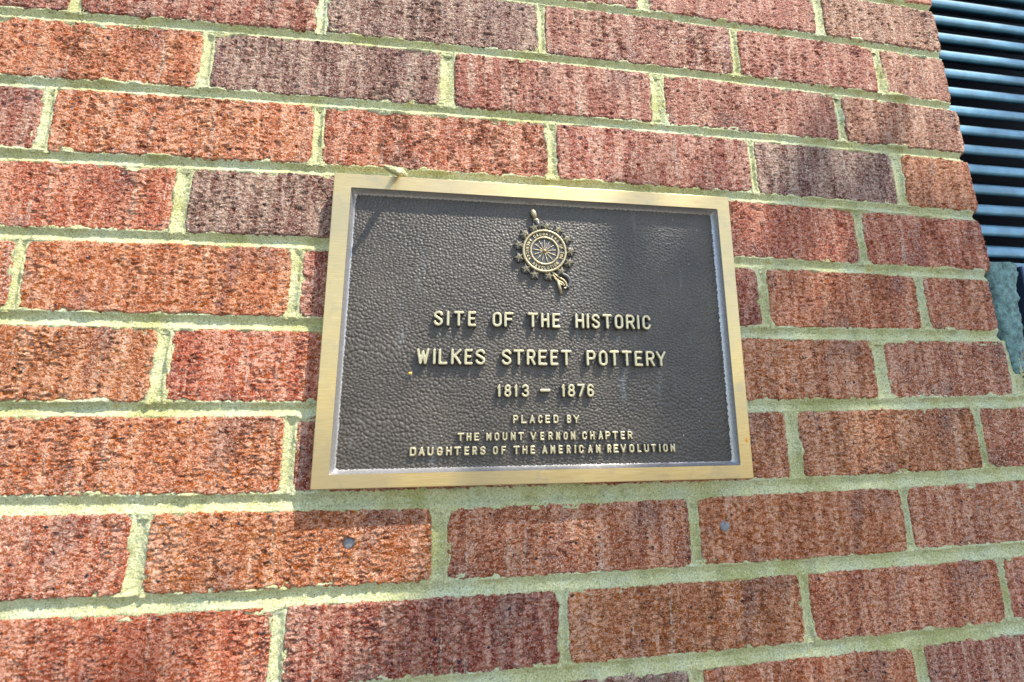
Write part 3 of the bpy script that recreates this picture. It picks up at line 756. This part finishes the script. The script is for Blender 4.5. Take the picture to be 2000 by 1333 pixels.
for lp, rad, mt in (([(-513.4, -214.0), (-508.27, -217.94), (-503.46, -220.97), (-501.11, -224.45), (-501.6, -227.6), (-503.2, -227.9)], .0009, EMB),
                ([(-513.0, -216.6), (-508.38, -221.2), (-504.2, -223.6), (-502.9, -226.0)], .0008, EMB),
                ([(-511.8, -218.8), (-508.0, -223.0), (-504.6, -225.3)], .0007, EMB),
                ([(-505.0, -215.2), (-500.2, -217.6), (-498.0, -221.5), (-498.7, -225.3), (-500.6, -227.6)], .0016, DRK)):
    pts = spline([(p[0], p[1]) for p in lp], 4)
    V, F = tube([E3(p, YP - .0018) for p in pts], [rad] * len(pts), 8)
    poly('flax_strand', V, F, mt, emb, smooth_shade=True)

# stain on the border
STN = plain('rust_orange', (0.75, 0.33, 0.04), 0.7, 0, 2.0, 0.0003)
V = []; F = []
rnd = random.Random(4)
for q, (rr, yy) in enumerate(((0, -.0004), (.5, -.0003), (1, 0.0001))):
    if q == 0: V.append((0, yy, 0)); continue
    for k in range(14):
        a = 2 * math.pi * k / 14; j = rr * (0.0011 + 0.0009 * rnd.random()); V.append((j * math.cos(a) * 0.8, yy, j * math.sin(a) * 1.4))
for k in range(14): F.append((0, 1 + k, 1 + (k + 1) % 14)); F.append((1 + k, 15 + k, 15 + (k + 1) % 14, 1 + (k + 1) % 14))
poly('rust_speck', V, F, STN, plaque, Vector((-0.3532, YF - 0.0001, -0.3554)) - PL, True)

# ------------------------------------------------------------------ mortar drip sticking out over the plaque
rnd = random.Random(9)
pts = spline([(-640.5, 1.5, -128.0), (-642.5, -8, -131.5), (-644.5, -17, -136.0), (-648.0, -29, -141.0), (-650.5, -33, -142.5)], 5)
rad = np.interp(np.linspace(0, 1, len(pts)), [0, .3, .7, .9, 1], [4.4, 3.4, 2.5, 1.9, .5])
V, F = tube([Vector(p) / 1000 for p in pts], [r / 1000 * rnd.uniform(.62, 1.15) for r in rad], 12)
V = [v + Vector((rnd.gauss(0, .00035), rnd.gauss(0, .00035), rnd.gauss(0, .00035))) for v in V]
DL = Vector(pts[0]) / 1000
o = poly('mortar_drip', [v - DL for v in V], F, MM, None, DL, True)
o['label'] = 'small hardened drip of pale mortar sticking out over the top border of the plaque'; o['category'] = 'mortar drip'

# dry orange speck hanging on a fine dark thread
tl = Vector((-0.62808, -0.0075, -0.3004))
th = thing('dry_flower_bit', 'tiny orange dry flower bit on a fine dark stalk lying below the letter W', 'plant debris', tl)
V, F = tube([Vector(p) / 1000 - tl for p in ((-628.2, -7.4, -300.6), (-629.6, -7.8, -304.2), (-632.3, -7.2, -309.5), (-634.5, -7.2, -315.7))], [.00022] * 4, 6)
poly('stalk', V, F, DRK, th, smooth_shade=True)
b = ball('petal', 0.0011, 0.8, plain('orange_petal', (0.85, 0.42, 0.05), 0.6), th, (0, -0.0004, 0))
b.scale = (1.3, 1, 0.9)

# ------------------------------------------------------------------ louvred vent in the opening
VENTM = plain('weathered_blue_grey_metal', (0.080, 0.20, 0.26), 0.42, 0.2, 0.05, 0.0003, var=0.35)
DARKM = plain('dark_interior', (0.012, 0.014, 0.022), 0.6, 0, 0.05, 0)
vl = Vector((0.12, 0.05, -0.185))
vent = thing('louvred_vent', 'blue-grey metal louvred vent set in the opening right of the brick corner', 'vent', vl)
x0, x1 = -0.12, 0.34
z = -0.150; zz = []
zl = [-.1505, -.1230, -.0965, -.0695, -.0335, -.0090, .0180, .0465, .0745, .1000, .1290, .1555, .1850, .2110, .2370, .2630, .2890]
zl = [-.152 + 0.0262 * i for i in range(18)]
for zc in zl:
    # rounded blade, tilted down towards the front
    prof = []
    for (py, pz) in ((-.0010, -.0075), (-.0018, -.0050), (-.0018, .0000), (.0004, .0045), (.0050, .0085), (.0120, .0120), (.0240, .0170), (.0250, .0150), (.0130, .0085), (.0060, .0040), (.0030, .0000), (.0025, -.0070)):
        prof.append((py, pz))
    V = []; F = []; nxs = 9; m = len(prof)
    for q in range(nxs):
        xx = x0 + (x1 - x0) * q / (nxs - 1)
        for (py, pz) in prof: V.append(Vector((xx, 0.040 + py, zc + pz)) - vl)
    for q in range(nxs - 1):
        for k in range(m):
            k2 = (k + 1) % m; F.append((q * m + k, (q + 1) * m + k, (q + 1) * m + k2, q * m + k2))
    poly('louvre', V, F, VENTM, vent, smooth_shade=True)
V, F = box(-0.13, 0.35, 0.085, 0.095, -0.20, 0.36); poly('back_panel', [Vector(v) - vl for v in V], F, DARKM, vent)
bevel_box('bottom_flange', -0.055, 0.35, 0.010, 0.080, -0.1840, -0.1790, 0.0012, VENTM, vent, vl)
bevel_box('bottom_rail', -0.055, 0.35, 0.038, 0.050, -0.1789, -0.1660, 0.0015, VENTM, vent, vl)
bevel_box('sleeve', -0.007, 0.35, 0.004, 0.075, -0.262, -0.1842, 0.0015, plain('dark_blue_sleeve', (0.035, 0.055, 0.10), 0.35, 0.3), vent, vl)
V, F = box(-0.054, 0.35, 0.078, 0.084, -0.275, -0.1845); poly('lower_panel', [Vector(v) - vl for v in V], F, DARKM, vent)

# ------------------------------------------------------------------ sealant lump under the vent
SEA = plain('grey_green_sealant', (0.12, 0.21, 0.185), 0.7, 0, 0.20, 0.003, var=0.6)
out = [(-52, -183), (-53, -199), (-53, -226), (-53, -252), (-52, -265), (-50.5, -283), (-49.5, -298), (-46.5, -307), (-39, -303), (-30, -289), (-26, -267), (-25, -240), (-21, -208), (-14, -183)]
nv, nu = 60, 22
lef = [p for p in out[:8]]; rig = [p for p in out[8:]][::-1]
zs = np.linspace(-183, -306, nv)
lx = np.interp(-zs, [-p[1] for p in lef], [p[0] for p in lef]); rx = np.interp(-zs, [-p[1] for p in rig], [p[0] for p in rig])
rx = np.maximum(rx, lx + 1.0)
U_, V_ = np.meshgrid(np.linspace(0, 1, nu), np.arange(nv))
X = lx[V_] + (rx - lx)[V_] * U_ + 1.0 * fbm(zs[V_] / 5, U_ * 0 + (U_ > .5), 71, 2) * (np.abs(U_ - .5) * 2)
Z = zs[V_] + 0 * U_
bul = np.sqrt(np.clip(1 - (2 * U_ - 1) ** 2, 0, 1))
endf = smooth(0, 6, -(Z + 183)) * 0.5 + 0.5; endb = smooth(0, 14, Z + 307)
Yy = 4.0 - 4.5 * bul * endb + 2.6 * fbm(X / 6, Z / 10, 73, 3) + 1.0 * fbm(X / 2, Z / 2.5, 75, 2)
Yy = np.where((U_ < 0.02) | (U_ > 0.98), 9.0, Yy)
Vs = np.stack([X, Yy, Z], 2).reshape(-1, 3) / 1000
sl_ = Vector((-0.045, 0, -0.3))
me = mesh_from('sealant', Vs - np.array(sl_), grid_quads(nu, nv, 0, True))
o = link('sealant', me, SEA, None, sl_)
o['label'] = 'rough grey-green lump of sealant between brick corner and vent bottom'; o['category'] = 'sealant'

# ------------------------------------------------------------------ ground
GR = plain('dark_soil', (0.12, 0.11, 0.09), 0.9, 0, 0.004, 0.002, var=0.15)
o = poly('ground', [(-60, -60, -1.75), (60, -60, -1.75), (60, 60, -1.75), (-60, 60, -1.75)], [(0, 1, 2, 3)], GR)
o['kind'] = 'structure'

# ------------------------------------------------------------------ unseen canopy and trunk, added to shade the right of the wall
def make_unseen_tree():
    root = thing('unseen_tree', 'unseen leafy green canopy on a trunk, added out of the frame to the right to shade the wall', 'unseen_tree', (2.4, -2.2, -1.75))
    loc = root.location
    rs = np.random.RandomState(11)
    N = 3900
    # leaves placed sunward so their shade ends along the line A-B; ragged near edge
    C = []
    s = np.array(SUN)
    A = np.array((-0.02, 0.06)); B = np.array((-0.73, -0.50)); d = (B - A) / np.linalg.norm(B - A); nn = np.array((-d[1], d[0]))   # nn points right-down
    if nn[0] < 0: nn = -nn
    while len(C) < N:
        a = rs.uniform(-0.9, 1.6); q = rs.uniform(0, 1.5) ** 1.0; t = rs.uniform(3.3, 4.9)
        edge = 0.07 * math.sin(a * 9 + 1.3) + 0.05 * math.sin(a * 23)
        if q < 0.10 and rs.rand() < 0.5: continue
        p = A + d * a + nn * (q + edge)
        e = ((a - 0.3) / 1.3) ** 2 + ((q - 0.6) / 1.1) ** 2 + ((t - 4.1) / 0.9) ** 2
        if e > 1.15 and q > 0.3: continue
        C.append(np.array((p[0], 0, p[1])) + s * t)
    C = np.array(C)
    V = []; F = []
    for i, c in enumerate(C):
        n = rs.normal(size=3); n /= np.linalg.norm(n); u = np.cross(n, rs.normal(size=3)); u /= np.linalg.norm(u); v = np.cross(n, u)
        L = rs.uniform(.032, .055); W = L * 0.5; b = len(V)
        V += [c - u * L, c - v * W + n * .004, c + u * L, c + v * W + n * .004]; F.append((b, b + 1, b + 2, b + 3))
    me = mesh_from('crown', np.array(V) - np.array(loc), np.array(F), False)
    link('crown', me, plain('leaf_green', (0.07, 0.12, 0.03), 0.6, 0, 0.01, 0), root)
    bark = plain('bark', (0.16, 0.12, 0.09), 0.9, 0, 0.05, 0.004)
    cen = C.mean(0)
    tp = [Vector((0, 0, 0)), Vector((.02, .03, 1.2)), Vector(cen) - loc + Vector((.3, .0, -.7)), Vector(cen) - loc]
    V, F = tube(spline([tuple(p) for p in tp], 5) and [Vector(p) for p in spline([tuple(p) for p in tp], 5)], list(np.linspace(.11, .03, 16)), 12)
    poly('trunk', V, F, bark, root, smooth_shade=True)
    for k in range(9):
        p0 = Vector(cen) - loc + Vector((.15, 0, -.45 + .05 * k)); p2 = Vector(C[rs.randint(len(C))]) - loc
        V, F = tube([p0, (p0 + p2) / 2 + Vector((0, 0, .08)), p2], [.022, .014, .005], 8)
        poly('limb', V, F, bark, root, smooth_shade=True)
make_unseen_tree()
